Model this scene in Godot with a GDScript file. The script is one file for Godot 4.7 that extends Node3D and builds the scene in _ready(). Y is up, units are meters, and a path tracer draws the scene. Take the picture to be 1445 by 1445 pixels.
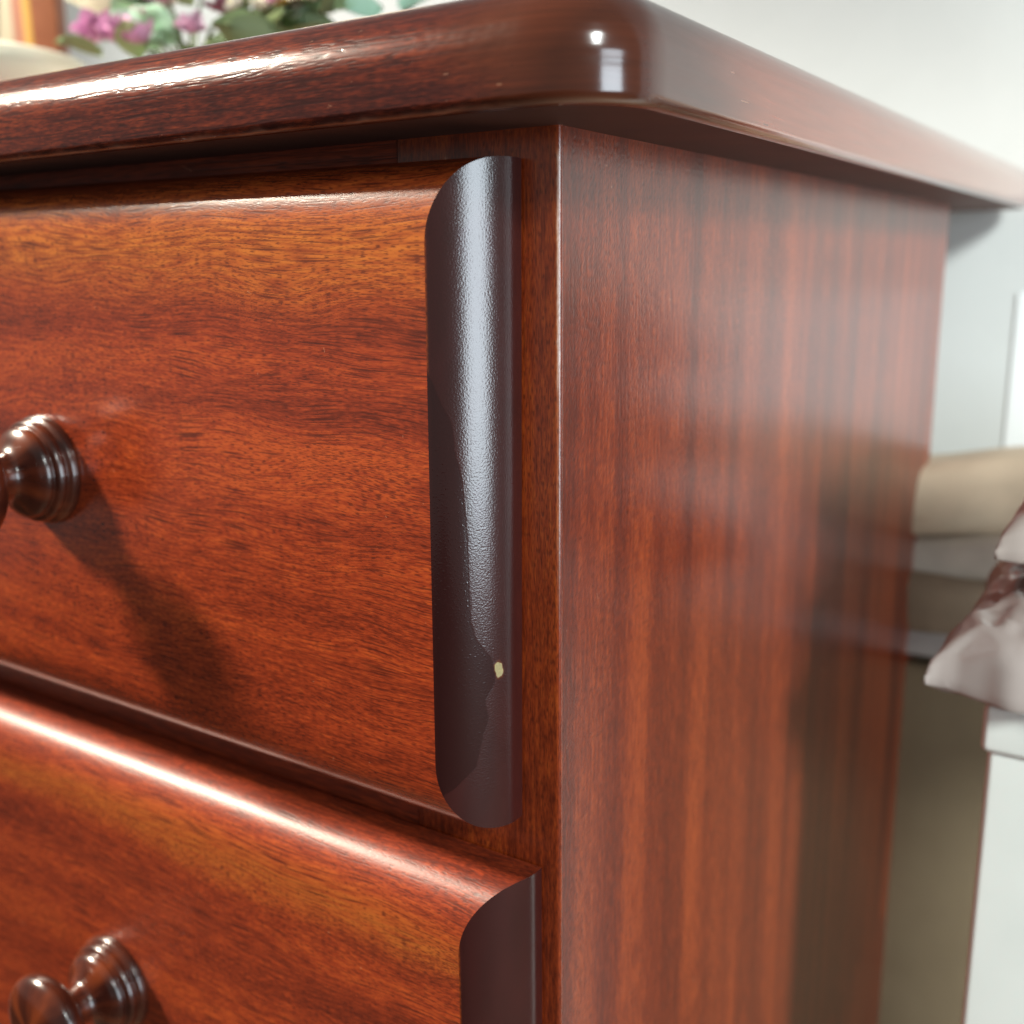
extends Node3D
# The upper front corner of a lacquered mahogany chest of drawers, seen close up, with the things
# that stand behind it. x runs along the drawer fronts (the corner is x = 0), z comes out of them, y = 0 is the underside of the top.

const WALL_Z := -0.520
const FLOOR_Y := -0.79
const THICK := 0.0205          # how far a drawer front stands proud
const PITCH := 0.1819          # from one drawer to the next
const DRAWER_H := 0.1683

var key_energy := 16.0
var window_energy := 2.6

func _ready() -> void:
	lens_and_light()
	setting()
	chest()
	background_right()
	on_top()

# ------------------------------------------------------------------ camera and light
func lens_and_light() -> void:
	var cam := Camera3D.new()
	cam.name = "camera"
	var f := Vector3(-0.53489093, -0.22329965, -0.81487972)
	var u := Vector3(-0.11384465, 0.97469726, -0.19236592)
	var r := Vector3(0.83721628, -0.01012509, -0.54677819)
	cam.transform = Transform3D(Basis(r, u, -f).orthonormalized(), Vector3(0.1303, -0.0317, 0.2195))
	var at := CameraAttributesPhysical.new()
	at.frustum_focal_length = 24.94
	at.exposure_aperture = 6.4
	at.frustum_focus_distance = 0.262
	at.frustum_near = 0.01
	at.frustum_far = 30.0
	cam.attributes = at
	cam.fov = 51.39
	cam.near = 0.01
	cam.far = 30.0
	add_child(cam)
	cam.current = true

	var env := Environment.new()
	env.background_mode = Environment.BG_COLOR
	env.background_color = Color(0.93, 0.92, 0.90)
	env.background_energy_multiplier = 0.21
	env.tonemap_mode = Environment.TONE_MAPPER_LINEAR
	env.tonemap_exposure = 1.0
	env.sdfgi_enabled = true
	env.ssao_enabled = true
	env.ssil_enabled = true
	var we := WorldEnvironment.new()
	we.name = "environment"
	we.environment = env
	add_child(we)

	# the ceiling spot, up on the left in front of the chest: it throws the knobs' shadows
	var key := SpotLight3D.new()
	key.name = "ceiling_spot_light"
	key.light_color = Color(1.0, 0.95, 0.87)
	key.light_energy = key_energy
	key.light_size = 0.15
	key.spot_angle = 15.0
	key.spot_angle_attenuation = 0.5
	key.spot_range = 8.0
	key.spot_attenuation = 2.0
	key.shadow_enabled = true
	key.look_at_from_position(Vector3(-1.82, 1.37, 0.79), Vector3(-0.30, -0.16, 0.03))
	add_child(key)
	# added spot from the upper right, brightens the wall and things there
	var side := SpotLight3D.new()
	side.name = "side_fill_light"
	side.light_color = Color(0.96, 0.99, 0.98)
	side.light_energy = 9.8
	side.light_size = 0.26
	side.spot_angle = 15.0
	side.spot_angle_attenuation = 0.7
	side.spot_range = 8.0
	side.spot_attenuation = 2.0
	side.shadow_enabled = true
	side.look_at_from_position(Vector3(1.75, 1.02, 0.88), Vector3(0.20, -0.24, -0.49))
	add_child(side)
	# added spot, no fitting in view, brightens the wall behind the flowers
	var wash := SpotLight3D.new()
	wash.name = "wall_fill_light"
	wash.light_color = Color(1.0, 1.0, 0.97)
	wash.light_energy = 5.0
	wash.light_size = 0.12
	wash.spot_angle = 14.0
	wash.spot_angle_attenuation = 0.6
	wash.spot_range = 8.0
	wash.spot_attenuation = 2.0
	wash.shadow_enabled = true
	wash.look_at_from_position(Vector3(-1.15, 1.25, 0.62), Vector3(-0.60, 0.08, -0.36))
	add_child(wash)
	# daylight from a tall window on the right
	area("window_light", Vector3(1.88, -0.08, 0.55), Vector3(0.0, -0.05, 0.0), Vector2(0.78, 1.06), Color(0.90, 0.96, 1.0), window_energy)

func area(called: String, at: Vector3, to: Vector3, size: Vector2, c: Color, e: float) -> void:
	var l := AreaLight3D.new()
	l.name = called
	l.area_size = size
	l.light_color = c
	l.light_energy = e
	l.area_range = 8.0
	l.shadow_enabled = true
	l.look_at_from_position(at, to)
	add_child(l)

# ------------------------------------------------------------------ naming and tagging
func tag(o: Node3D, label: String, category := "", group := "") -> void:
	if label: o.set_meta("label", label)
	if category: o.set_meta("category", category)
	if group: o.set_meta("group", group)

func numbered(called: String, parent: Node) -> String:
	if not parent.has_node(called): return called
	var k := 1
	while parent.has_node("%s_%03d" % [called, k]): k += 1
	return "%s_%03d" % [called, k]

func thing(called: String, at: Vector3, label: String, category: String, group := "") -> Node3D:
	var o := Node3D.new()
	o.name = numbered(called, self)
	o.position = at
	tag(o, label, category, group)
	add_child(o, true)
	return o

func put(mesh: Mesh, called: String, m: Material, parent: Node = self) -> MeshInstance3D:
	var o := MeshInstance3D.new()
	o.name = numbered(called, parent)
	o.mesh = mesh
	o.material_override = m
	parent.add_child(o, true)
	return o

# ------------------------------------------------------------------ mesh helpers
func begin(group := 0) -> SurfaceTool:
	var st := SurfaceTool.new()
	st.begin(Mesh.PRIMITIVE_TRIANGLES)
	st.set_smooth_group(group)
	return st

func done(st: SurfaceTool) -> ArrayMesh:
	st.generate_normals()
	return st.commit()

func tri(st: SurfaceTool, p: Array, t: Array, hint: Vector3) -> void:
	var n: Vector3 = (p[2] - p[0]).cross(p[1] - p[0])
	var order := [0, 1, 2] if n.dot(hint) >= 0.0 else [0, 2, 1]
	for k in order:
		st.set_uv(t[k])
		st.add_vertex(p[k])

func quad(st: SurfaceTool, p: Array, t: Array, hint: Vector3) -> void:
	tri(st, [p[0], p[1], p[2]], [t[0], t[1], t[2]], hint)
	tri(st, [p[0], p[2], p[3]], [t[0], t[2], t[3]], hint)

# a rounded box: every edge gets a small quarter round of radius r
func soft_box(size: Vector3, r: float, n := 3, per := Vector2.ONE) -> ArrayMesh:
	var st := begin(0)
	var h := size / 2.0 - Vector3(r, r, r)
	var axes := [Vector3.RIGHT, Vector3.UP, Vector3.BACK]
	for a in 3:
		for s in [-1.0, 1.0]:
			var w: Vector3 = axes[a] * s
			var u: Vector3 = axes[(a + 1) % 3]
			var v: Vector3 = axes[(a + 2) % 3]
			var g := []
			for k in n + 1: g.append([-1.0, tan(PI / 4 * (1.0 - float(k) / n))])
			for k in n + 1: g.append([1.0, -tan(PI / 4 * float(k) / n)])
			var pts := []
			for i in g.size():
				var row := []
				for j in g.size():
					var d: Vector3 = (w + u * (-g[i][1]) + v * (-g[j][1])).normalized()
					var c: Vector3 = w * h[a] + u * g[i][0] * h[(a + 1) % 3] + v * g[j][0] * h[(a + 2) % 3]
					row.append(c + d * r)
				pts.append(row)
			for i in g.size() - 1:
				for j in g.size() - 1:
					var q := [pts[i][j], pts[i + 1][j], pts[i + 1][j + 1], pts[i][j + 1]]
					var t := []
					for x in q: t.append(Vector2(x[(a + 1) % 3], x[(a + 2) % 3]) / per)
					quad(st, q, t, w)
	return done(st)

# a lathe about +z; prof is an array of Vector2(radius, height)
func lathe(prof: Array, seg := 48) -> ArrayMesh:
	var st := begin(0)
	for i in prof.size() - 1:
		var a: Vector2 = prof[i]
		var b: Vector2 = prof[i + 1]
		for k in seg:
			var p := TAU * k / seg
			var q := TAU * (k + 1) / seg
			var pts := [Vector3(a.x * cos(p), a.x * sin(p), a.y), Vector3(a.x * cos(q), a.x * sin(q), a.y), Vector3(b.x * cos(q), b.x * sin(q), b.y), Vector3(b.x * cos(p), b.x * sin(p), b.y)]
			var out := Vector3(cos(p), sin(p), 0) * (b.y - a.y) + Vector3(0, 0, a.x - b.x)
			var uv := [Vector2(float(k) / seg, a.y * 40), Vector2(float(k + 1) / seg, a.y * 40), Vector2(float(k + 1) / seg, b.y * 40), Vector2(float(k) / seg, b.y * 40)]
			if a.x > 1e-6: tri(st, [pts[0], pts[1], pts[2]], [uv[0], uv[1], uv[2]], out)
			if b.x > 1e-6: tri(st, [pts[0], pts[2], pts[3]], [uv[0], uv[2], uv[3]], out)
	return done(st)

func smooth_profile(pts: Array, steps := 4) -> Array:
	var c := []
	for i in pts.size() - 1:
		var a: Vector2 = pts[maxi(i - 1, 0)]
		var b: Vector2 = pts[i]
		var d: Vector2 = pts[i + 1]
		var e: Vector2 = pts[mini(i + 2, pts.size() - 1)]
		for k in steps: c.append(b.cubic_interpolate(d, a, e, float(k) / steps).max(Vector2(0, -1)))
	c.append(pts[-1])
	return c

# ------------------------------------------------------------------ textures
func noise(seed_: int, octaves := 1) -> FastNoiseLite:
	var n := FastNoiseLite.new()
	n.seed = seed_
	n.noise_type = FastNoiseLite.TYPE_PERLIN
	n.frequency = 1.0
	if octaves > 1:
		n.fractal_type = FastNoiseLite.FRACTAL_FBM
		n.fractal_octaves = octaves
	else:
		n.fractal_type = FastNoiseLite.FRACTAL_NONE
	return n

func texture(w: int, h: int, bytes: PackedByteArray, format: Image.Format) -> ImageTexture:
	return ImageTexture.create_from_image(Image.create_from_data(w, h, false, format, bytes))

func wood_material(called: String, tex: Array, rough := 0.24, relief := 0.004, coat := 0.8) -> StandardMaterial3D:
	var m := StandardMaterial3D.new()
	m.resource_name = called
	m.albedo_texture = tex[0]
	m.roughness = rough
	m.metallic_specular = 0.5
	m.clearcoat_enabled = true
	m.clearcoat = coat
	m.clearcoat_roughness = rough * 0.8
	m.heightmap_enabled = true
	m.heightmap_texture = tex[1]
	m.heightmap_scale = relief
	return m

# wood with the grain along u. size in metres. tones: dark, mid, light, gold, pore (sRGB 0..255)
func wood(w: int, h: int, size: Vector2, seed_: int, o: Dictionary) -> Array:
	var rgb := PackedByteArray()
	var hgt := PackedByteArray()
	rgb.resize(w * h * 3)
	hgt.resize(w * h)
	var nw := noise(seed_)
	var nb := noise(seed_ + 1, 3)
	var np := noise(seed_ + 2)
	var nl := noise(seed_ + 3)
	var nm := noise(seed_ + 4)
	var nf := noise(seed_ + 5)
	var ns := noise(seed_ + 6)
	var plain_to: float = o.get("plain_to", 0.0)      # end grain, dark and even, up to this u
	var plain_tone: Vector3 = o.get("plain_tone", Vector3.ZERO)
	var long_k: float = o.get("long_k", 1.0)
	var speck: Vector2 = o.get("speck", Vector2(420, 3000))
	var dark: Vector3 = o.dark
	var mid: Vector3 = o.mid
	var light: Vector3 = o.light
	var gold: Vector3 = o.gold
	var pore: Vector3 = o.pore
	var warp: float = o.get("warp", 0.0028)
	var band: Vector2 = o.get("band", Vector2(4, 50))
	var dash: Vector2 = o.get("dash", Vector2(430, 4300))
	var long_: Vector2 = o.get("long", Vector2(60, 2600))
	var shear: float = o.get("shear", 0.0)
	var contrast: float = o.get("contrast", 1.0)
	var pore_deep: float = o.get("pore_deep", 0.75)
	var gold_at: float = o.get("gold_at", -1.0)
	var gold_wide: float = o.get("gold_wide", 0.01)
	var swap: bool = o.get("swap", false)   # the grain runs along v instead
	var k := 0
	for j in h:
		for i in w:
			var u := (i + 0.5) / w * size.x
			var v := (j + 0.5) / h * size.y
			if swap:
				var t := u
				u = v
				v = t
			var v2 := v + warp * nw.get_noise_2d(u * 26.0, v * 75.0) + warp * 1.6 * nw.get_noise_2d(u * 7.0 + 50.0, v * 20.0)
			var b := nb.get_noise_2d(u * band.x, v2 * band.y) * 1.15 * contrast
			var zone := nm.get_noise_2d(u * 14.0, v2 * 60.0)
			var fine := nf.get_noise_2d(u * 110.0, v2 * 900.0)
			var vs := v2 + shear * u
			var d := np.get_noise_2d(u * dash.x, vs * dash.y)
			var l := nl.get_noise_2d(u * long_.x, vs * long_.y)
			var a := clampf((d - 0.16 + 0.30 * zone) * 2.4, 0.0, 1.0)
			var c := clampf((l - 0.24 - 0.26 * zone) * 2.4, 0.0, 1.0) * long_k
			var p := maxf(a * 0.85, c)
			var tone := b + fine * 0.42 + 0.40 * ns.get_noise_2d(u * speck.x + 7.0, vs * speck.y)
			var col := mid.lerp(light, clampf(tone * 1.7, 0.0, 1.0)) if tone > 0.0 else mid.lerp(dark, clampf(-tone * 1.7, 0.0, 1.0))
			if gold_at >= 0.0:
				var q := (v2 - gold_at - 0.004 * zone) / gold_wide
				col = col.lerp(gold, clampf(exp(-q * q) * (0.75 + 0.5 * fine), 0.0, 1.0))
			col = col.lerp(pore, p * pore_deep)
			if plain_to > 0.0:
				var e := 1.0 - smoothstep(plain_to - 0.004, plain_to + 0.022, u + 0.012 * zone)
				var side_sheen := 1.0 + 0.70 * (1.0 - smoothstep(0.116, 0.128, u + 0.006 * zone))    # side edge lightened to stand for reflected wall light; corner dark
				col = col.lerp(plain_tone * side_sheen * (1.0 + 0.10 * fine + 0.06 * b), e)
				p *= 1.0 - 0.8 * e
			rgb[k * 3] = int(clampf(col.x, 0, 255))
			rgb[k * 3 + 1] = int(clampf(col.y, 0, 255))
			rgb[k * 3 + 2] = int(clampf(col.z, 0, 255))
			var dent := 170.0 * nm.get_noise_2d(u * 150.0, v * 330.0) + 80.0 * nm.get_noise_2d(u * 420.0, v * 900.0) if plain_to > 0.0 and u < plain_to + 0.02 else 0.0
			hgt[k] = int(clampf(180.0 - 130.0 * p + 50.0 * fine + dent, 0, 255))
			k += 1
	return [texture(w, h, rgb, Image.FORMAT_RGB8), texture(w, h, hgt, Image.FORMAT_L8)]

# ------------------------------------------------------------------ the chest of drawers
const W := 0.80
const DEPTH := 0.42
const TOP_OVER := 0.03
const FRONT_TEX := Vector2(0.256, 0.192)
const SIDE_TEX := Vector2(0.42, 0.42)
const TOP_TEX := Vector2(0.512, 0.064)

func red(k := 1.0) -> Dictionary:
	return {"dark": Vector3(98, 34, 17) * k, "mid": Vector3(142, 53, 25) * k, "light": Vector3(176, 76, 32) * k, "gold": Vector3(190, 106, 40) * k, "pore": Vector3(60, 21, 14) * k, "contrast": 0.8, "pore_deep": 0.64}

func chest() -> void:
	var o := red()
	o.merge({"gold_at": 0.030, "gold_wide": 0.014})
	var m1 := wood_material("drawer_wood", specks(wood(1536, 1152, FRONT_TEX, 11, o), 90, 4), 0.27)
	o = red(0.96)
	o["gold"] = Vector3(164, 86, 34)
	o.merge({"gold_at": 0.0335, "gold_wide": 0.006, "warp": 0.0026})
	var m2 := wood_material("drawer_wood_plain", specks(wood(1152, 864, FRONT_TEX, 47, o), 50, 6), 0.42, 0.006, 0.12)
	o = {"dark": Vector3(90, 33, 20), "mid": Vector3(120, 45, 23), "light": Vector3(156, 67, 31), "gold": Vector3(0, 0, 0), "pore": Vector3(56, 20, 16)}
	o.merge({"swap": true, "band": Vector2(2.6, 58), "warp": 0.0005, "dash": Vector2(620, 2300), "shear": 0.40, "long_k": 0.25, "speck": Vector2(500, 1700), "contrast": 1.0, "pore_deep": 0.46})
	var ms := wood_material("side_veneer", specks(wood(1408, 1408, SIDE_TEX, 83, o), 110, 8), 0.29, 0.010, 0.25)
	o = {"dark": Vector3(60, 21, 16), "mid": Vector3(98, 38, 23), "light": Vector3(140, 62, 32), "gold": Vector3(0, 0, 0), "pore": Vector3(38, 14, 12)}
	o.merge({"long": Vector2(34, 1700), "dash": Vector2(200, 3000), "warp": 0.0012, "plain_to": 0.141, "plain_tone": Vector3(80, 38, 22)})
	var mt := wood_material("top_wood", top_texture(wood(2048, 256, TOP_TEX, 129, o)), 0.17, 0.009)
	o = {"dark": Vector3(94, 33, 15), "mid": Vector3(136, 52, 21), "light": Vector3(166, 74, 27), "gold": Vector3(0, 0, 0), "pore": Vector3(56, 20, 11), "pore_deep": 0.5}
	o.merge({"swap": true, "dash": Vector2(520, 3000), "warp": 0.0008, "long": Vector2(70, 2000), "long_k": 0.7})
	var mf := wood_material("frame_wood", worn_arris_glint(wood(160, 1280, Vector2(0.032, 0.256), 171, o)), 0.24, 0.006)
	var me := end_material()
	var mk := knob_material()

	var c := thing("chest_of_drawers", Vector3.ZERO, "glossy red-brown mahogany chest of drawers with round turned knobs", "chest of drawers")

	var slab := put(top_mesh(), "top_panel", mt, c)
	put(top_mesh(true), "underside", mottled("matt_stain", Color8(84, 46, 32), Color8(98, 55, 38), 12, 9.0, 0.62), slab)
	# side panels; the front arris of the right one is eased
	for s in [0, 1]:
		var p := put(side_mesh(), "side_panel", ms, c)
		p.position = Vector3(-W if s else 0.0, 0, 0)
		if s: p.scale = Vector3(-1, 1, 1)
	for s in [0, 1]:
		var p := put(stile_mesh(), "stile", mf, c)
		p.position = Vector3(-W if s else 0.0, 0, 0)
		if s: p.scale = Vector3(-1, 1, 1)
	# rails between and above the drawers, behind their fronts
	for k in 5:
		var y := -0.0093 if k == 0 else -0.0067 - PITCH * k + 0.0068
		var r := put(soft_box(Vector3(W - 0.094, 0.0245 if k == 0 else 0.034, 0.018), 0.0006, 2, Vector2(0.81, 0.192)), "rail", m2, c)
		r.position = Vector3(-W / 2, y, -0.0092)
	var back := put(soft_box(Vector3(W - 0.04, -FLOOR_Y - 0.02, 0.006), 0.0005, 1), "back_panel", mf, c)
	back.position = Vector3(-W / 2, (FLOOR_Y) / 2.0, -DEPTH + 0.004)
	var plinth := put(soft_box(Vector3(W - 0.096, -FLOOR_Y - 0.752, 0.018), 0.001, 2), "plinth", mf, c)
	plinth.position = Vector3(-W / 2, (FLOOR_Y - 0.748) / 2.0, -0.012)

	var front := drawer_mesh()
	var end := end_mesh()
	var knob := knob_mesh()
	for k in 4:
		var d := put(front, "drawer_front", m1 if k == 0 else m2, c)
		# the drawers do not hang quite alike
		d.position = Vector3([-0.0097, -0.0050, -0.0060, -0.0055][k], -0.0067 - PITCH * k, 0.0007)
		d.rotation.z = deg_to_rad([0.45, 0.0, 0.1, -0.1][k]) * -1.0
		if k == 0: tag(d, "topmost drawer front with a worn, chipped right-hand end")
		var e := put(end, "end_face", me[1] if k == 0 else me[0], d)
		if k == 0: tag(e, "dark rounded drawer end with lacquer peeling and a pale chip")
		var e2 := put(end, "end_face", me[0], d)
		e2.scale = Vector3(-1, 1, 1)
		e2.position.x = -(W - 0.0145)
		for s in 2:
			var kb := put(knob, "knob", mk, d)
			var kx: float = -0.1765 if k == 0 else -0.1690
			kb.position = Vector3(kx - d.position.x if s == 0 else -(W - 0.0145) - (kx - d.position.x), [-0.0872, -0.0869, -0.0858, -0.0858][k], THICK - 0.0003)

# the top: a slab with a bullnose and rounded corners, one closed loop of profile points
func top_profile() -> Array:
	var p := [Vector2(0.06, 0.0), Vector2(0.02, 0.0), Vector2(0.0032, 0.0)]      # (inset from the outline, height)
	for k in range(1, 6):
		var a := PI / 2 * k / 5.0
		p.append(Vector2(0.0028 - 0.0028 * sin(a), 0.0028 - 0.0028 * cos(a)))
	p.append(Vector2(0.0, 0.006))
	for k in range(0, 15):
		var a := PI / 2 * k / 14.0
		p.append(Vector2(0.0152 - 0.0152 * cos(a), 0.0098 + 0.0152 * sin(a)))
	p.append(Vector2(0.06, 0.025))
	return p

# the same loop gives the polished slab, or only its flat matt underside
func top_mesh(below := false) -> ArrayMesh:
	var st := begin(0)
	var x0 := -W - TOP_OVER
	var x1 := TOP_OVER
	var z0 := -0.516
	var z1 := TOP_OVER
	var r := 0.0230
	var prof := top_profile()
	var outline := []       # [corner centre, direction, run along the edge]
	var n := 10
	var runs := 0.0
	for q in 4:
		var cx: float = [x1 - r, x1 - r, x0 + r, x0 + r][q]
		var cz: float = [z0 + r, z1 - r, z1 - r, z0 + r][q]
		for k in n + 1:
			var a: float = [-PI / 2, 0.0, PI / 2, PI][q] + PI / 2 * k / n
			outline.append([Vector3(cx, 0, cz), Vector3(cos(a), 0, sin(a)), Vector2(signf(cx + W / 2), signf(cz - z0 - 0.2))])
	var place := func(o: Array, t: Vector2) -> Vector3:
		var inset := t.x
		var c: Vector3 = o[0]
		if inset <= r: return c + o[1] * (r - inset) + Vector3(0, t.y, 0)
		return c - Vector3(o[2].x, 0, o[2].y) * (inset - r) + Vector3(0, t.y, 0)
	# the long front edge is cut so that the texture can turn back on itself
	var front_at := n * 2 + 2 - 1
	for k in range(3, 0, -1):
		if x1 - r - 0.36 * k > x0 + r: outline.insert(front_at + 1, [Vector3(x1 - r - 0.36 * k, 0, z1 - r), Vector3(0, 0, 1), Vector2(0, 1)])
	var along := [0.0]
	for i in outline.size():
		var a: Vector3 = place.call(outline[i], Vector2(0, 0))
		var b: Vector3 = place.call(outline[(i + 1) % outline.size()], Vector2(0, 0))
		along.append(along[-1] + a.distance_to(b))
	var turn: float = along[front_at]
	var us := []
	for i in along.size():
		if i <= front_at: us.append(0.136 * along[i] / turn)
		else: us.append(0.136 + pingpong(along[i] - turn, 0.36))
	var arc := [0.0]
	for i in prof.size() - 1: arc.append(arc[-1] + prof[i].distance_to(prof[i + 1]))
	var shift: float = -arc[2] + 0.004     # the texture starts a little inside the lower arris
	for i in outline.size():
		var oa: Array = outline[i]
		var ob: Array = outline[(i + 1) % outline.size()]
		for k in prof.size() - 1:
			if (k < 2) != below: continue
			var q := [place.call(oa, prof[k]), place.call(ob, prof[k]), place.call(ob, prof[k + 1]), place.call(oa, prof[k + 1])]
			var dn: Vector2 = (prof[k + 1] - prof[k]).normalized()
			var out: Vector3 = (oa[1] + ob[1]) * dn.y + Vector3(0, dn.x * 1.0, 0)
			if dn.x < 0 and dn.y < 0.3: out = Vector3(0, -1, 0)
			var v0: float = (arc[k] + shift) / TOP_TEX.y
			var v1: float = (arc[k + 1] + shift) / TOP_TEX.y
			var t := [Vector2(us[i] / TOP_TEX.x, v0), Vector2(us[i + 1] / TOP_TEX.x, v0), Vector2(us[i + 1] / TOP_TEX.x, v1), Vector2(us[i] / TOP_TEX.x, v1)]
			if q[0].distance_to(q[1]) > 1e-7: tri(st, [q[0], q[1], q[2]], [t[0], t[1], t[2]], out)
			if q[2].distance_to(q[3]) > 1e-7: tri(st, [q[0], q[2], q[3]], [t[0], t[2], t[3]], out)
	# the two flat fields inside the profile
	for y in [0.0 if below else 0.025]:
		var c := [Vector3(x0 + 0.06, y, z0 + 0.06), Vector3(x1 - 0.06, y, z0 + 0.06), Vector3(x1 - 0.06, y, z1 - 0.06), Vector3(x0 + 0.06, y, z1 - 0.06)]
		var t := []
		for p in c: t.append(Vector2(p.x / TOP_TEX.x, p.z / TOP_TEX.y))
		quad(st, c, t, Vector3(0, -1 if y == 0.0 else 1, 0))
	return done(st)

# wear on the top: scratches, dents, rubbed lower arris with its sheen painted pale
func top_texture(t: Array) -> Array:
	var im: Image = t[0].get_image()
	var hm: Image = t[1].get_image()
	var w := im.get_width()
	var h := im.get_height()
	var n := noise(900, 3)
	var n2 := noise(901, 2)
	var rub_sheen := Color8(196, 164, 138)
	for i in w:
		var u := float(i) / w * TOP_TEX.x
		var at := 0.0056 + 0.0011 * n.get_noise_2d(u * 90.0, 3.0)
		var wide := 0.0009 + 0.0007 * n2.get_noise_2d(u * 160.0, 8.0)
		var strong := clampf(0.50 + 0.9 * n2.get_noise_2d(u * 55.0, 1.0), 0.0, 1.0)
		for j in range(8, 44):
			var v := float(j) / h * TOP_TEX.y
			var a := exp(-pow((v - at) / maxf(wide, 0.0003), 2.0)) * strong
			if a > 0.02: im.set_pixel(i, j, im.get_pixel(i, j).lerp(rub_sheen, a * 0.75))
	var rng := RandomNumberGenerator.new()
	rng.seed = 5
	for k in 130:
		var x := rng.randi_range(0, w - 1)
		var y := rng.randi_range(24, 120)
		var len_ := rng.randi_range(1, 5)
		var c := rub_sheen if rng.randf() < 0.4 else Color8(30, 12, 10)
		for s in len_:
			var px := (x + s) % w
			var py := clampi(y + int(s * rng.randf_range(-0.5, 0.5)), 0, h - 1)
			im.set_pixel(px, py, im.get_pixel(px, py).lerp(c, 0.5))
			hm.set_pixel(px, py, Color(0.15, 0.15, 0.15))
	return [ImageTexture.create_from_image(im), ImageTexture.create_from_image(hm)]

# front frame's worn outer arris, with the window's highlight painted pale near the top
func worn_arris_glint(t: Array) -> Array:
	var im: Image = t[0].get_image()
	var n := noise(940, 3)
	for j in range(20, 620):
		var y := j / 1280.0 * 0.256
		var strong := 0.95 * (1.0 - smoothstep(0.050, 0.066, y)) * smoothstep(0.004, 0.007, y) + 0.30 * smoothstep(0.05, 0.06, y) * (1.0 - smoothstep(0.10, 0.125, y))
		for q in range(-6, 5):
			var g := n.get_noise_2d(y * 900.0, q * 0.6)
			var a := clampf(strong * (1.0 - absf(q + 0.5 + 2.0 * n.get_noise_2d(y * 160.0, 9.0)) / 4.2) + 0.4 * g * strong, 0.0, 1.0)
			var i := (q + 160) % 160
			if a > 0.03: im.set_pixel(i, j, im.get_pixel(i, j).lerp(Color8(226, 208, 198), a * 0.9))
	return [ImageTexture.create_from_image(im), t[1]]

# a few dust specks and tiny nicks
func specks(t: Array, count: int, seed_: int) -> Array:
	var im: Image = t[0].get_image()
	var rng := RandomNumberGenerator.new()
	rng.seed = seed_
	for k in count:
		var x := rng.randi_range(2, im.get_width() - 8)
		var y := rng.randi_range(2, im.get_height() - 8)
		var c := Color8(212, 176, 150) if rng.randf() < 0.7 else Color8(40, 16, 12)
		var d := Vector2.from_angle(rng.randf() * TAU)
		for s in rng.randi_range(1, 4) if rng.randf() < 0.85 else rng.randi_range(5, 14):
			var px := clampi(x + int(d.x * s), 0, im.get_width() - 1)
			var py := clampi(y + int(d.y * s), 0, im.get_height() - 1)
			im.set_pixel(px, py, im.get_pixel(px, py).lerp(c, rng.randf_range(0.2, 0.7)))
	return [ImageTexture.create_from_image(im), t[1]]

func side_mesh() -> ArrayMesh:
	# an 18 mm panel standing behind the stile, outer face at x = 0
	var st := begin(0)
	var y0 := FLOOR_Y
	var y1 := 0.003
	var ring := [Vector2(-0.0006, -0.0012), Vector2(0.0, -0.0018), Vector2(0.0, -DEPTH + 0.0008), Vector2(-0.0008, -DEPTH), Vector2(-0.018, -DEPTH), Vector2(-0.018, -0.0012)]
	for i in ring.size():
		var a: Vector2 = ring[i]
		var b: Vector2 = ring[(i + 1) % ring.size()]
		var e := (b - a).normalized()
		var out := Vector3(-e.y, 0, e.x)
		st.set_smooth_group(i + 1)
		quad(st, [Vector3(a.x, y0, a.y), Vector3(b.x, y0, b.y), Vector3(b.x, y1, b.y), Vector3(a.x, y1, a.y)],
			[Vector2(-a.y, -y0) / SIDE_TEX.x, Vector2(-b.y, -y0) / SIDE_TEX.x, Vector2(-b.y, -y1) / SIDE_TEX.x, Vector2(-a.y, -y1) / SIDE_TEX.x], out)
	for y in [y0, y1]:
		quad(st, [Vector3(0, y, -0.0018), Vector3(0, y, -DEPTH), Vector3(-0.018, y, -DEPTH), Vector3(-0.018, y, -0.0012)], [Vector2.ZERO, Vector2(1, 0), Vector2(1, 0.05), Vector2(0, 0.05)], Vector3(0, 1 if y == y1 else -1, 0))
	return done(st)

func stile_mesh() -> ArrayMesh:
	# the front frame's upright, with an eased outer arris
	var st := begin(1)
	var y0 := FLOOR_Y
	var y1 := 0.003
	var r := 0.0013
	var ring := [Vector2(-0.047, 0.0)]
	for k in 7:
		var a := PI / 2 * k / 6.0
		ring.append(Vector2(-r + 0.0002 + r * sin(a), -r + r * cos(a)))
	ring.append(Vector2(0.0002, -0.0016))
	ring.append(Vector2(-0.0008, -0.0021))
	ring.append(Vector2(-0.0182, -0.0021))
	ring.append(Vector2(-0.0182, -0.019))
	ring.append(Vector2(-0.047, -0.019))
	for i in ring.size():
		var a: Vector2 = ring[i]
		var b: Vector2 = ring[(i + 1) % ring.size()]
		var e := (b - a).normalized()
		var out := Vector3(-e.y, 0, e.x)
		st.set_smooth_group(1 if i <= 8 else 2 + i)
		quad(st, [Vector3(a.x, y0, a.y), Vector3(b.x, y0, b.y), Vector3(b.x, y1, b.y), Vector3(a.x, y1, a.y)],
			[Vector2((a.x - a.y) / 0.032, -y0 / 0.256), Vector2((b.x - b.y) / 0.032, -y0 / 0.256), Vector2((b.x - b.y) / 0.032, -y1 / 0.256), Vector2((a.x - a.y) / 0.032, -y1 / 0.256)], out)
	return done(st)

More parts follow.
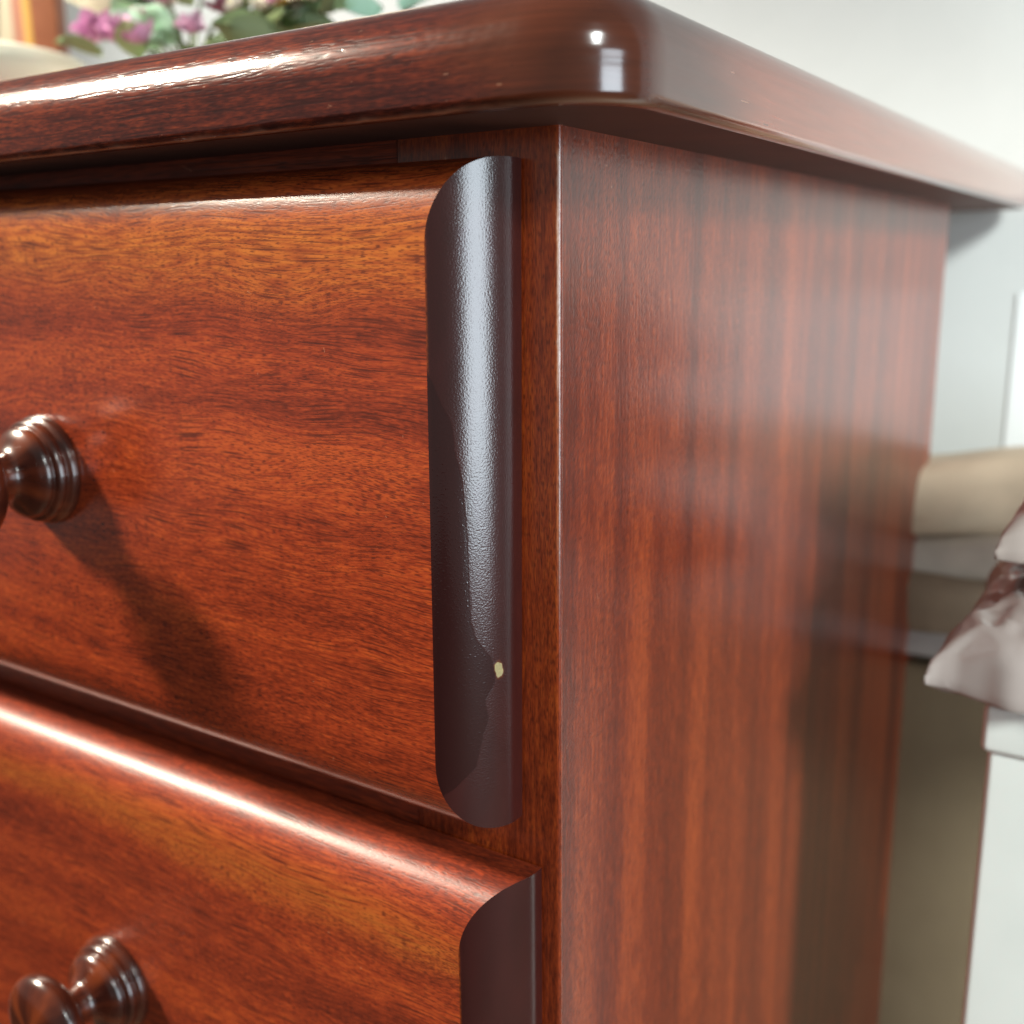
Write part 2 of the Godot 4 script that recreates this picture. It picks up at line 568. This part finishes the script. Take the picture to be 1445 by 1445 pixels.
# the moulding round a drawer front: how far it has drawn in at height z
func draw_in(z: float, reach: float, flat: float, power: float) -> float:
	var u := clampf((z - flat) / (THICK - flat), 0.0, 1.0)
	return reach * (1.0 - pow(maxf(1.0 - pow(u, power), 0.0), 1.0 / power))

func end_in(z: float) -> float: return draw_in(z, 0.0132, 0.0036, 1.46)
func edge_in(z: float) -> float: return draw_in(z, 0.0195, 0.0050, 2.65)

func levels() -> Array:
	var z := [0.0, 0.0018, 0.0036]
	for k in range(1, 29):
		z.append(0.0036 + (THICK - 0.0036) * sin(PI / 2 * k / 28.0))
	return z

func drawer_mesh() -> ArrayMesh:
	# origin at the upper right back corner; the ends are meshes of their own
	var st := begin(1)
	var wide := W - 0.0145
	var zs := levels()
	var arc := [0.0]
	for i in zs.size() - 1:
		arc.append(arc[-1] + Vector2(zs[i + 1] - zs[i], edge_in(zs[i + 1]) - edge_in(zs[i])).length())
	for side in 2:
		st.set_smooth_group(1)
		for i in zs.size() - 1:
			var q := []
			var t := []
			for c in [[i, 0], [i, 1], [i + 1, 1], [i + 1, 0]]:
				var z: float = zs[c[0]]
				var y := -edge_in(z) if side == 0 else -DRAWER_H + edge_in(z)
				var x := -end_in(z) if c[1] else -wide + end_in(z)
				q.append(Vector3(x, y, z))
				var v: float = arc[c[0]] if side == 0 else arc[-1] * 2 + DRAWER_H - 0.039 - arc[c[0]]
				t.append(Vector2((x + 0.256) / FRONT_TEX.x, v / FRONT_TEX.y))
			quad(st, q, t, Vector3(0, 0.4 if side == 0 else -0.4, 1) if i > 3 else Vector3(0, 1 if side == 0 else -1, 0))
	var a := end_in(THICK)
	var b := edge_in(THICK)
	var f := []
	var ft := []
	for c in [[0, 0], [1, 0], [1, 1], [0, 1]]:
		var x := -a if c[0] else -wide + a
		var y := -b if c[1] == 0 else -DRAWER_H + b
		f.append(Vector3(x, y, THICK))
		ft.append(Vector2((x + 0.256) / FRONT_TEX.x, (arc[-1] - b - y) / FRONT_TEX.y))
	quad(st, f, ft, Vector3(0, 0, 1))
	st.set_smooth_group(7)
	quad(st, [Vector3(0, 0, 0), Vector3(-wide, 0, 0), Vector3(-wide, -DRAWER_H, 0), Vector3(0, -DRAWER_H, 0)], [Vector2.ZERO, Vector2(1, 0), Vector2(1, 1), Vector2(0, 1)], Vector3(0, 0, -1))
	return done(st)

func end_mesh() -> ArrayMesh:
	var st := begin(1)
	var zs := levels()
	var arc := [0.0]
	for i in zs.size() - 1:
		arc.append(arc[-1] + Vector2(zs[i + 1] - zs[i], end_in(zs[i + 1]) - end_in(zs[i])).length())
	for i in zs.size() - 1:
		var q := []
		var t := []
		for c in [[i, 0], [i + 1, 0], [i + 1, 1], [i, 1]]:
			var z: float = zs[c[0]]
			var y := -edge_in(z) if c[1] == 0 else -DRAWER_H + edge_in(z)
			q.append(Vector3(-end_in(z), y, z))
			t.append(Vector2(arc[c[0]] / 0.0265, -y / DRAWER_H))
		quad(st, q, t, Vector3(1, 0, 0.3))
	return done(st)

# dark, thickly lacquered end grain: [sound, worn]
func end_material() -> Array:
	var w := 256
	var h := 1536
	var made := []
	var rim := [Vector2(0.27, 1.02), Vector2(0.33, 0.86), Vector2(0.363, 0.76), Vector2(0.404, 0.735), Vector2(0.437, 0.682), Vector2(0.477, 0.661), Vector2(0.525, 0.635), Vector2(0.594, 0.625), Vector2(0.657, 0.610), Vector2(0.688, 0.551), Vector2(0.716, 0.412), Vector2(0.74, 0.36), Vector2(0.758, 0.376), Vector2(0.783, 0.476), Vector2(0.813, 0.443), Vector2(0.846, 0.513), Vector2(0.889, 0.575), Vector2(0.92, 0.787), Vector2(0.945, 1.02)]
	for worn in 2:
		var rgb := PackedByteArray()
		var rgh := PackedByteArray()
		var hgt := PackedByteArray()
		rgb.resize(w * h * 3)
		rgh.resize(w * h)
		hgt.resize(w * h)
		var n := noise(300 + worn)
		var n2 := noise(310 + worn, 3)
		var n3 := noise(320 + worn)
		var k := 0
		for j in h:
			var v := (j + 0.5) / h
			# the edge of the peeled patch, from the arris at the top down to the lower right and back
			var edge := 1.02
			for e in rim.size() - 1:
				if v >= rim[e].x and v < rim[e + 1].x: edge = lerpf(rim[e].y, rim[e + 1].y, (v - rim[e].x) / (rim[e + 1].x - rim[e].x))
			edge += 0.012 * n2.get_noise_2d(v * 70.0, 4.0)
			for i in w:
				var u := (i + 0.5) / w       # 0 at the back, 1 at the arris with the face
				var x := u * 0.0265
				var y := v * DRAWER_H
				var peel := n.get_noise_2d(x * 2300.0, y * 2100.0) * 0.6 + n.get_noise_2d(x * 5200.0 + 9.0, y * 4300.0) * 0.4
				var blotch := n2.get_noise_2d(x * 120.0, y * 40.0)
				var col := Vector3(58, 24, 22) * (1.0 + 0.16 * blotch)
				var rough := 0.20
				var hh := 128.0 + 70.0 * peel
				if u > 0.955: col = col.lerp(Vector3(150, 66, 20), clampf((u - 0.955) / 0.02, 0.0, 1.0) * (0.6 + 0.5 * n3.get_noise_2d(y * 700.0, 1.0)))
				if worn:
					var inside := smoothstep(edge - 0.01, edge + 0.012, u)
					col = col.lerp(Vector3(46, 18, 17), inside)
					rough = lerpf(rough, 0.15, inside)
					var bump := maxf(n3.get_noise_2d(x * 1900.0, y * 1500.0) - 0.34, 0.0) * 120.0
					hh = lerpf(hh, 70.0 + 14.0 * peel + bump, inside)
					# the pale chip down to bare wood
					var cx := (u - 0.330) / 0.043
					var cy := (v - 0.738) / 0.0122
					var chip := cx * cx * (1.0 + 0.5 * clampf(signf(cx) * cy, -1.0, 1.0)) + cy * cy + 0.4 * n3.get_noise_2d(x * 900.0, y * 900.0)
					if chip < 1.0:
						col = Vector3(176, 158, 108) * (0.92 + 0.2 * peel)
						rough = 0.8
						hh = 40.0 + 30.0 * peel
					elif chip < 1.9:
						col = col.lerp(Vector3(112, 62, 30), 0.75 * (1.9 - chip) / 0.9)
						hh = lerpf(hh, 190.0, (1.9 - chip) / 0.9)
				rgb[k * 3] = int(clampf(col.x, 0, 255))
				rgb[k * 3 + 1] = int(clampf(col.y, 0, 255))
				rgb[k * 3 + 2] = int(clampf(col.z, 0, 255))
				rgh[k] = int(rough * 255.0)
				hgt[k] = int(clampf(hh, 0, 255))
				k += 1
		var m := StandardMaterial3D.new()
		m.resource_name = "dark_end_lacquer"
		m.albedo_texture = texture(w, h, rgb, Image.FORMAT_RGB8)
		m.roughness = 1.0
		m.roughness_texture = texture(w, h, rgh, Image.FORMAT_L8)
		m.heightmap_enabled = true
		m.heightmap_texture = texture(w, h, hgt, Image.FORMAT_L8)
		m.heightmap_scale = 0.008
		m.metallic_specular = 0.68
		made.append(m)
	return made

func knob_material() -> StandardMaterial3D:
	var w := 256
	var h := 128
	var b := PackedByteArray()
	b.resize(w * h * 3)
	var n := noise(410, 3)
	for j in h:
		for i in w:
			var t := n.get_noise_3d(cos(TAU * i / w) * 1.6, sin(TAU * i / w) * 1.6, j * 0.02)
			var c := Vector3(74, 32, 19).lerp(Vector3(122, 56, 27), clampf(t * 2.0, 0, 1)).lerp(Vector3(40, 16, 12), clampf(-t * 2.2, 0, 1))
			var k := (j * w + i) * 3
			b[k] = int(c.x)
			b[k + 1] = int(c.y)
			b[k + 2] = int(c.z)
	var m := StandardMaterial3D.new()
	m.resource_name = "knob_lacquer"
	m.albedo_texture = texture(w, h, b, Image.FORMAT_RGB8)
	m.roughness = 0.25
	m.clearcoat_enabled = true
	m.clearcoat = 0.5
	m.clearcoat_roughness = 0.15
	return m

func knob_mesh() -> ArrayMesh:
	var p := [Vector2(0.0170, 0.0), Vector2(0.0175, 0.0008), Vector2(0.0173, 0.0026), Vector2(0.0164, 0.0036), Vector2(0.0160, 0.0040), Vector2(0.0163, 0.0052), Vector2(0.0157, 0.0066), Vector2(0.0146, 0.0072), Vector2(0.0143, 0.0076), Vector2(0.0144, 0.0086), Vector2(0.0136, 0.0100), Vector2(0.0118, 0.0114), Vector2(0.0092, 0.0128), Vector2(0.0074, 0.0144), Vector2(0.0068, 0.0166), Vector2(0.0070, 0.0188), Vector2(0.0090, 0.0208), Vector2(0.0132, 0.0222), Vector2(0.0166, 0.0242), Vector2(0.0179, 0.0268), Vector2(0.0175, 0.0294), Vector2(0.0148, 0.0318), Vector2(0.0094, 0.0336), Vector2(0.0, 0.0342)]
	return lathe(smooth_profile(p, 4), 64)

# ------------------------------------------------------------------ room surfaces
func plain(c: Color, rough := 0.8, spec := 0.5) -> StandardMaterial3D:
	var m := StandardMaterial3D.new()
	m.albedo_color = c
	m.roughness = rough
	m.metallic_specular = spec
	return m

func mottled(called: String, a: Color, b: Color, seed_: int, scale_: float, rough := 0.8, relief := 0.0) -> StandardMaterial3D:
	var m := plain(Color.WHITE, rough)
	m.resource_name = called
	var n := noise(seed_, 4)
	n.frequency = 0.02
	var g := Gradient.new()
	g.colors = PackedColorArray([a, b])
	var t := NoiseTexture2D.new()
	t.width = 256
	t.height = 256
	t.seamless = true
	t.noise = n
	t.color_ramp = g
	m.albedo_texture = t
	m.uv1_triplanar = true
	m.uv1_scale = Vector3.ONE * scale_
	if relief > 0.0:
		m.heightmap_enabled = true
		m.heightmap_texture = t
		m.heightmap_scale = relief
	return m

func setting() -> void:
	var wall := put(soft_box(Vector3(4.0, 2.6, 0.08), 0.002, 1), "wall", mottled("painted_wall", Color8(201, 204, 202), Color8(208, 211, 209), 21, 2.0, 0.7))
	wall.position = Vector3(-0.5, FLOOR_Y + 1.3, WALL_Z - 0.04)
	wall.set_meta("kind", "structure")
	tag(wall, "pale painted wall behind the chest and the boxes", "wall")
	var floor_ := put(soft_box(Vector3(4.0, 0.05, 3.0), 0.002, 1), "floor", mottled("floor_carpet", Color8(84, 70, 58), Color8(100, 86, 72), 22, 3.0, 0.95))
	floor_.position = Vector3(-0.5, FLOOR_Y - 0.025, WALL_Z + 1.5)
	floor_.set_meta("kind", "structure")
	tag(floor_, "beige carpeted floor under the chest", "floor")

# ------------------------------------------------------------------ things on the right
# a cushion: a square pillow with dog-eared corners and crumpled faces
func cushion_mesh(half: Vector3, seed_: int, crumple: float, pinch := 0.16) -> ArrayMesh:
	var st := begin(1)
	var n := noise(seed_, 3)
	var m := 96
	for s in [1.0, -1.0]:
		var pts := []
		for i in m + 1:
			var row := []
			for j in m + 1:
				var u := lerpf(2.0 * i / m - 1.0, sin(PI / 2 * (2.0 * i / m - 1.0)), 0.5)
				var v := lerpf(2.0 * j / m - 1.0, sin(PI / 2 * (2.0 * j / m - 1.0)), 0.5)
				var x := u * (1.0 - pinch * (1.0 - v * v) * u * u * 0.9)
				var z := v * (1.0 - pinch * (1.0 - u * u) * v * v * 0.9)
				var t := pow(maxf((1.0 - u * u) * (1.0 - v * v), 0.0), 0.34)
				var bent := 0.5 * n.get_noise_2d(u * 2.0 + 7.0, v * 2.0)
				var rid := 0.8 - absf(n.get_noise_3d(u * 4.6 + bent, v * 3.2 + bent, s * 4.0)) * 3.2 - 1.1 * absf(n.get_noise_3d(u * 9.0 + 20.0 + 2.0 * bent, v * 7.0, s * 3.0))
				var e := crumple * rid * t * pow(maxf((1.0 - pow(absf(u), 6.0)) * (1.0 - pow(absf(v), 6.0)), 0.0), 0.5)
				row.append(Vector3(x * half.x + 0.006 * n.get_noise_2d(u * 2.5 + 30.0, v * 2.5) * absf(v), s * (t * half.y * (1.0 if s > 0 else 0.18) + 0.0016) + s * e * (1.0 if s > 0 else 0.2) + 0.004 * n.get_noise_2d(u * 2.6, v * 2.6), z * half.z + 0.008 * n.get_noise_2d(u * 3.0, v * 3.0 + 60.0)))
			pts.append(row)
		for i in m:
			for j in m:
				var q := [pts[i][j], pts[i + 1][j], pts[i + 1][j + 1], pts[i][j + 1]]
				for c in [0, 1, 2, 0, 2, 3] if s > 0 else [0, 2, 1, 0, 3, 2]:
					st.set_uv(Vector2(q[c].x, q[c].z) * 8.0)
					st.add_vertex(q[c])
		for e in 4:                                   # the seam between the two faces
			for k in m:
				var a: Vector3 = [pts[k][0], pts[k][m], pts[0][k], pts[m][k]][e]
				var b: Vector3 = [pts[k + 1][0], pts[k + 1][m], pts[0][k + 1], pts[m][k + 1]][e]
				if s > 0:
					var c := Vector3(b.x, b.y - 0.0032, b.z)
					var d := Vector3(a.x, a.y - 0.0032, a.z)
					quad(st, [a, b, c, d], [Vector2.ZERO, Vector2.RIGHT, Vector2.ONE, Vector2.DOWN], Vector3(a.x, 0, a.z))
	return done(st)

# a folded cloth: layers with a rounded fold towards the viewer
func folded_mesh(size: Vector3, seed_: int) -> ArrayMesh:
	var st := begin(1)
	var n := noise(seed_, 2)
	var m := 28
	var ring := 20
	for i in m:
		for k in ring:
			var q := []
			for c in [[i, k], [i + 1, k], [i + 1, k + 1], [i, k + 1]]:
				var x: float = (float(c[0]) / m - 0.5) * size.x
				var a: float = TAU * (c[1] % ring) / ring
				var y: float = signf(sin(a)) * pow(absf(sin(a)), 0.7) * size.y / 2
				var z: float = signf(cos(a)) * pow(absf(cos(a)), 0.45) * size.z / 2
				var w: float = 0.022 * n.get_noise_3d(x * 9.0, y * 20.0, z * 8.0)
				q.append(Vector3(x + w, y * (1.0 + 6.0 * w) + w * 0.5, z + w))
			quad(st, q, [Vector2.ZERO, Vector2.RIGHT, Vector2.ONE, Vector2.DOWN], (q[0] + q[2]) * Vector3(0, 1, 1))
	for e in [0, m]:
		for k in ring:
			var pts := []
			for c in [k, k + 1]:
				var x: float = (float(e) / m - 0.5) * size.x
				var a: float = TAU * (c % ring) / ring
				var y: float = signf(sin(a)) * pow(absf(sin(a)), 0.7) * size.y / 2
				var z: float = signf(cos(a)) * pow(absf(cos(a)), 0.45) * size.z / 2
				var w: float = 0.022 * n.get_noise_3d(x * 9.0, y * 20.0, z * 8.0)
				pts.append(Vector3(x + w, y * (1.0 + 6.0 * w) + w * 0.5, z + w))
			tri(st, [Vector3((float(e) / m - 0.5) * size.x, 0, 0), pts[0], pts[1]], [Vector2.ZERO, Vector2.RIGHT, Vector2.ONE], Vector3(-1 if e == 0 else 1, 0, 0))
	return done(st)

func satin(c: Color) -> StandardMaterial3D:
	var m := plain(c, 0.30)
	m.resource_name = "shiny_cushion_cover"
	m.clearcoat_enabled = true
	m.clearcoat = 1.0
	m.clearcoat_roughness = 0.22
	return m

func background_right() -> void:
	# white box with a lid
	var box := thing("storage_box", Vector3(0.1630, FLOOR_Y, -0.1932), "white lidded box standing on the floor right of the chest", "box")
	var top := -0.1800
	var white := mottled("white_box", Color8(228, 233, 226), Color8(236, 240, 233), 31, 6.0, 0.45)
	var body := put(soft_box(Vector3(0.1664, top - 0.0145 - FLOOR_Y, 0.0706), 0.0025), "body", white, box)
	body.position.y = (top - 0.0145 - FLOOR_Y) / 2.0
	var lid := put(soft_box(Vector3(0.1706, 0.0176, 0.075), 0.0025), "lid", white, box)
	lid.position.y = top - FLOOR_Y - 0.0088
	# three crumpled cushions on it
	var taupe := [Color8(158, 146, 140), Color8(176, 164, 156), Color8(168, 156, 149)]
	var says := ["grey-beige shiny cushion lying flat on the white box, lowest of three", "grey-beige shiny cushion, middle of the pile of three", "pale shiny cushion on top of the pile on the white box"]
	for k in 3:
		var o := put(cushion_mesh(Vector3(0.102, 0.0400, 0.067), 90 + k, 0.0090, 0.09), "cushion", satin(taupe[k]))
		o.position = [Vector3(0.1600, -0.1700, -0.209), Vector3(0.1760, -0.1180, -0.213), Vector3(0.1860, -0.0660, -0.217)][k]
		o.rotation = [Vector3(0, 0.03, 0.0), Vector3(0.02, 0.06, 0.03), Vector3(-0.02, 0.04, 0.10)][k]
		tag(o, says[k], "cushion", "cushions piled on the white box")
	# a tan box between the wall and the white box, folded cloths on it
	var tan_ := put(soft_box(Vector3(0.46, 0.53, 0.085), 0.003), "cardboard_box", mottled("tan_card", Color8(120, 104, 80), Color8(129, 113, 88), 33, 5.0, 0.8))
	tan_.position = Vector3(0.1155, FLOOR_Y + 0.265, -0.440)
	tag(tan_, "long plain tan box standing against the wall behind the white one", "box")
	var stack := [[Color8(190, 188, 184), 0.026, "pale grey folded cloth, lowest of the pile behind the chest"], [Color8(146, 126, 104), 0.040, "brown folded cloth lying on the pale grey one behind the chest"], [Color8(204, 194, 180), 0.030, "light grey folded cloth between the brown and the tan ones"], [Color8(208, 188, 162), 0.044, "tan folded cloth on top of the pile behind the chest"]]
	var y := FLOOR_Y + 0.531
	for k in 4:
		var hgt: float = stack[k][1]
		var o := put(folded_mesh(Vector3(0.32, hgt, 0.09), 70 + k), "folded_cloth", mottled("cloth", stack[k][0], (stack[k][0] as Color).darkened(0.12), 80 + k, 9.0, 0.9))
		o.position = Vector3(-0.055 + 0.006 * k, y + hgt / 2.0, -0.438)
		o.rotation.z = [0.03, -0.06, 0.10, 0.17][k]
		y += hgt * 0.68
		tag(o, stack[k][2], "cloth", "folded cloths behind the chest")
	# a white board leaning upright against the wall
	var board := put(soft_box(Vector3(0.30, 0.74, 0.0008), 0.0003), "white_board", plain(Color8(244, 248, 248), 0.4))
	board.position = Vector3(0.174, FLOOR_Y + 0.37, WALL_Z + 0.0007)
	board.rotation.z = 0.0
	tag(board, "white upright board against the wall behind the cushions", "board")

# ------------------------------------------------------------------ things standing on the top
func petal(st: SurfaceTool, at: Vector3, dir: Vector3, up: Vector3, len_: float, wide: float, cup: float) -> void:
	var side := dir.cross(up).normalized()
	var n := 5
	for i in n:
		for s in [-1.0, 1.0]:
			var q := []
			for c in [[i, 0.0], [i + 1, 0.0], [i + 1, 1.0], [i, 1.0]]:
				var t: float = float(c[0]) / n
				var ww: float = wide * pow(sin(PI * clampf(0.08 + 0.92 * t, 0.0, 1.0)), 0.7) * (1.0 if t < 0.999 else 0.2)
				q.append(at + dir * len_ * t + up * (cup * t * t + 0.25 * wide * c[1] * c[1]) + side * ww * 0.5 * s * c[1])
			quad(st, q, [Vector2.ZERO, Vector2.RIGHT, Vector2.ONE, Vector2.DOWN], up)

func leafy(c: Color, rough := 0.6) -> StandardMaterial3D:
	var m := plain(c, rough)
	m.cull_mode = BaseMaterial3D.CULL_DISABLED
	m.backlight_enabled = true
	m.backlight = Color(c.r * 0.35, c.g * 0.35, c.b * 0.35)
	return m

func flower_mesh(n: int, size: float, rng: RandomNumberGenerator) -> ArrayMesh:
	var st := begin(1)
	for layer in 2:
		for k in n:
			var a := TAU * (k + 0.5 * layer + rng.randf_range(-0.15, 0.15)) / n
			var d := Vector3(cos(a), 0.35 + 0.5 * layer, sin(a)).normalized()
			var up := (Vector3.UP - d * d.dot(Vector3.UP)).normalized()
			petal(st, Vector3.ZERO, d, up, size * (1.0 - 0.3 * layer) * rng.randf_range(0.85, 1.1), size * 0.85, size * 0.25)
	return done(st)

func leaf_mesh(size: float) -> ArrayMesh:
	var st := begin(1)
	petal(st, Vector3.ZERO, Vector3(1, 0.1, 0).normalized(), Vector3(-0.1, 1, 0).normalized(), size, size * 0.55, -size * 0.15)
	return done(st)

func on_top() -> void:
	var rng := RandomNumberGenerator.new()
	rng.seed = 77
	# a low vase of artificial flowers
	var vase := thing("flower_arrangement", Vector3(-0.39, 0.025, -0.235), "pink, white and green artificial flowers in a low vase on the chest", "flowers")
	var pot := put(lathe(smooth_profile([Vector2(0.0, 0.0), Vector2(0.030, 0.0), Vector2(0.040, 0.012), Vector2(0.044, 0.028), Vector2(0.036, 0.044), Vector2(0.032, 0.048), Vector2(0.028, 0.044), Vector2(0.0, 0.040)], 4), 32), "vase", plain(Color8(226, 222, 210), 0.3), vase)
	pot.rotation.x = -PI / 2
	var pink := leafy(Color8(218, 164, 200))
	var rose := leafy(Color8(230, 190, 212))
	var wine := leafy(Color8(170, 112, 134))
	var cream := leafy(Color8(240, 239, 226))
	var green := leafy(Color8(146, 168, 118))
	var mint := leafy(Color8(164, 202, 178))
	var olive := leafy(Color8(112, 128, 86))
	# [x, y, z in the room, size, petals, material]
	var heads := [
		[-0.425, 0.098, -0.20, 0.017, 5, pink], [-0.398, 0.093, -0.19, 0.014, 5, pink], [-0.392, 0.108, -0.21, 0.012, 5, rose],
		[-0.372, 0.114, -0.20, 0.015, 5, rose], [-0.352, 0.106, -0.19, 0.011, 5, rose], [-0.360, 0.086, -0.18, 0.012, 5, pink],
		[-0.318, 0.098, -0.20, 0.012, 5, wine], [-0.335, 0.090, -0.19, 0.010, 5, rose], [-0.300, 0.106, -0.21, 0.010, 5, wine],
		[-0.455, 0.121, -0.23, 0.028, 6, cream], [-0.430, 0.126, -0.25, 0.024, 6, cream], [-0.400, 0.135, -0.26, 0.026, 6, cream],
		[-0.262, 0.108, -0.20, 0.019, 6, cream], [-0.244, 0.097, -0.19, 0.018, 6, cream], [-0.230, 0.106, -0.19, 0.020, 6, cream], [-0.250, 0.116, -0.21, 0.020, 6, cream]]
	var stem_at := Vector3(-0.39, 0.066, -0.235)
	for f in heads:
		var at := Vector3(f[0], f[1], f[2])
		var o := put(flower_mesh(f[4], f[3], rng), "flower", f[5], vase)
		o.position = at - vase.position
		o.rotation = Vector3(rng.randf_range(0.5, 1.1), rng.randf_range(-0.6, 0.6), rng.randf_range(-0.6, 0.2))
		var st := begin(1)
		tube(st, stem_at - vase.position, at - vase.position, 0.0011, Vector3(0, 0.012, 0))
		put(done(st), "stem", olive, vase)
	for k in 46:
		var t := rng.randf()
		var at := Vector3(lerpf(-0.40, -0.215, t) + rng.randf_range(-0.02, 0.02), 0.078 + rng.randf() * 0.055 - 0.006 * t, -0.215 + rng.randf_range(-0.03, 0.04))
		var o := put(leaf_mesh(rng.randf_range(0.022, 0.038)), "leaf", [green, mint, olive, mint, green][rng.randi() % 5], vase)
		o.position = at - vase.position
		o.rotation = Vector3(rng.randf_range(0.2, 1.3), rng.randf_range(-PI, PI), rng.randf_range(-0.6, 0.8))
	for k in 12:      # small buds and sprigs between the white flowers
		var at := Vector3(rng.randf_range(-0.29, -0.23), rng.randf_range(0.088, 0.112), -0.20 + rng.randf_range(-0.02, 0.02))
		var o := put(flower_mesh(4, 0.009, rng), "flower", cream if k % 3 else rose, vase)
		o.position = at - vase.position
		o.rotation = Vector3(rng.randf_range(0.4, 1.2), 0, rng.randf_range(-0.5, 0.5))

	# a cream bowl at the far left of the top
	var bowl := put(lathe(smooth_profile([Vector2(0.0, 0.0), Vector2(0.045, 0.0), Vector2(0.050, 0.004), Vector2(0.072, 0.030), Vector2(0.082, 0.056), Vector2(0.078, 0.066), Vector2(0.070, 0.071), Vector2(0.040, 0.076), Vector2(0.0, 0.078)], 4), 48), "cream_jar", plain(Color8(240, 236, 214), 0.35))
	bowl.rotation.x = -PI / 2
	bowl.position = Vector3(-0.530, 0.025, -0.175)
	tag(bowl, "round cream jar with a domed lid at the left end of the top", "jar")

	# an orange-brown wooden frame standing on edge behind it
	var fr := thing("picture_frame", Vector3(-0.745, 0.025, -0.300), "orange-brown wooden picture frame standing behind the cream jar", "picture frame")
	var wood_o := mottled("orange_wood", Color8(140, 80, 48), Color8(156, 94, 58), 51, 12.0, 0.4)
	var gilt := plain(Color8(222, 176, 92), 0.35)
	for s in [[Vector3(0.085, 0.11, 0), Vector3(0.022, 0.22, 0.016)], [Vector3(-0.085, 0.11, 0), Vector3(0.022, 0.22, 0.016)], [Vector3(0, 0.011, 0), Vector3(0.148, 0.022, 0.016)], [Vector3(0, 0.209, 0), Vector3(0.148, 0.022, 0.016)]]:
		var o := put(soft_box(s[1], 0.002), "frame_side", wood_o, fr)
		o.position = s[0]
	for s in [-1, 1]:
		var o := put(soft_box(Vector3(0.007, 0.176, 0.010), 0.001), "gilt_slip", gilt, fr)
		o.position = Vector3(0.0705 * s, 0.11, 0.002)
	var pic := put(soft_box(Vector3(0.134, 0.176, 0.004), 0.0005, 1), "picture", stripes(), fr)
	pic.position = Vector3(0, 0.11, -0.002)
	fr.rotation.y = 0.5

	# a white dish with a gilt rim, tilted on its stand
	var dish := thing("gold_rimmed_dish", Vector3(-0.196, 0.025, -0.20), "white dish with a gold rim on a dark stand beside the flowers", "dish")
	var plate := put(lathe(smooth_profile([Vector2(0.0, 0.0), Vector2(0.022, 0.0), Vector2(0.040, 0.010), Vector2(0.055, 0.022), Vector2(0.056, 0.0235), Vector2(0.054, 0.0238), Vector2(0.038, 0.013), Vector2(0.020, 0.004), Vector2(0.0, 0.003)], 4), 48), "plate", plain(Color8(236, 234, 224), 0.2), dish)
	plate.position = Vector3(-0.062, 0.117, -0.034)
	plate.rotation = Vector3(-0.35, -0.3, 0)
	var rim := put(lathe(smooth_profile([Vector2(0.0545, 0.0226), Vector2(0.0558, 0.0224), Vector2(0.0570, 0.0234), Vector2(0.0562, 0.0246), Vector2(0.0545, 0.0244)], 3), 48), "gold_rim", gold(), plate)
	rim.position = Vector3.ZERO
	var stand := put(soft_box(Vector3(0.07, 0.070, 0.014), 0.002), "stand", plain(Color8(60, 36, 24), 0.4), dish)
	stand.position = Vector3(-0.045, 0.0355, -0.05)

func gold() -> StandardMaterial3D:
	var m := plain(Color8(214, 160, 70), 0.3)
	m.metallic = 0.9
	return m

func stripes() -> StandardMaterial3D:
	# a picture of soft upright bands
	var w := 128
	var h := 128
	var im := Image.create(w, h, false, Image.FORMAT_RGB8)
	var cols := [Color8(206, 196, 160), Color8(150, 140, 110), Color8(206, 150, 130), Color8(120, 112, 90), Color8(222, 210, 180), Color8(190, 120, 100), Color8(226, 222, 196)]
	var n := noise(520, 2)
	for j in h:
		for i in w:
			var t := clampf(float(i) / w * 6.99 + 0.5 * n.get_noise_2d(i * 0.03, j * 0.012), 0.0, 6.99)
			im.set_pixel(i, j, cols[int(t)])
	var m := plain(Color.WHITE, 0.4)
	m.albedo_texture = ImageTexture.create_from_image(im)
	m.uv1_triplanar = true
	m.uv1_scale = Vector3.ONE * 13.0
	return m

func tube(st: SurfaceTool, a: Vector3, b: Vector3, r: float, bow: Vector3) -> void:
	var n := 6
	var last := []
	for i in n + 1:
		var t := float(i) / n
		var c := a.lerp(b, t) + bow * 4.0 * t * (1.0 - t)
		var d := (b - a).normalized()
		var x := d.cross(Vector3(0.3, 0.2, 1)).normalized()
		var y := d.cross(x)
		var ring := []
		for k in 6: ring.append(c + (x * cos(TAU * k / 6) + y * sin(TAU * k / 6)) * r)
		if i:
			for k in 6:
				var q := [last[k], last[(k + 1) % 6], ring[(k + 1) % 6], ring[k]]
				quad(st, q, [Vector2.ZERO, Vector2.RIGHT, Vector2.ONE, Vector2.DOWN], (q[0] + q[2]) / 2 - c)
		last = ring
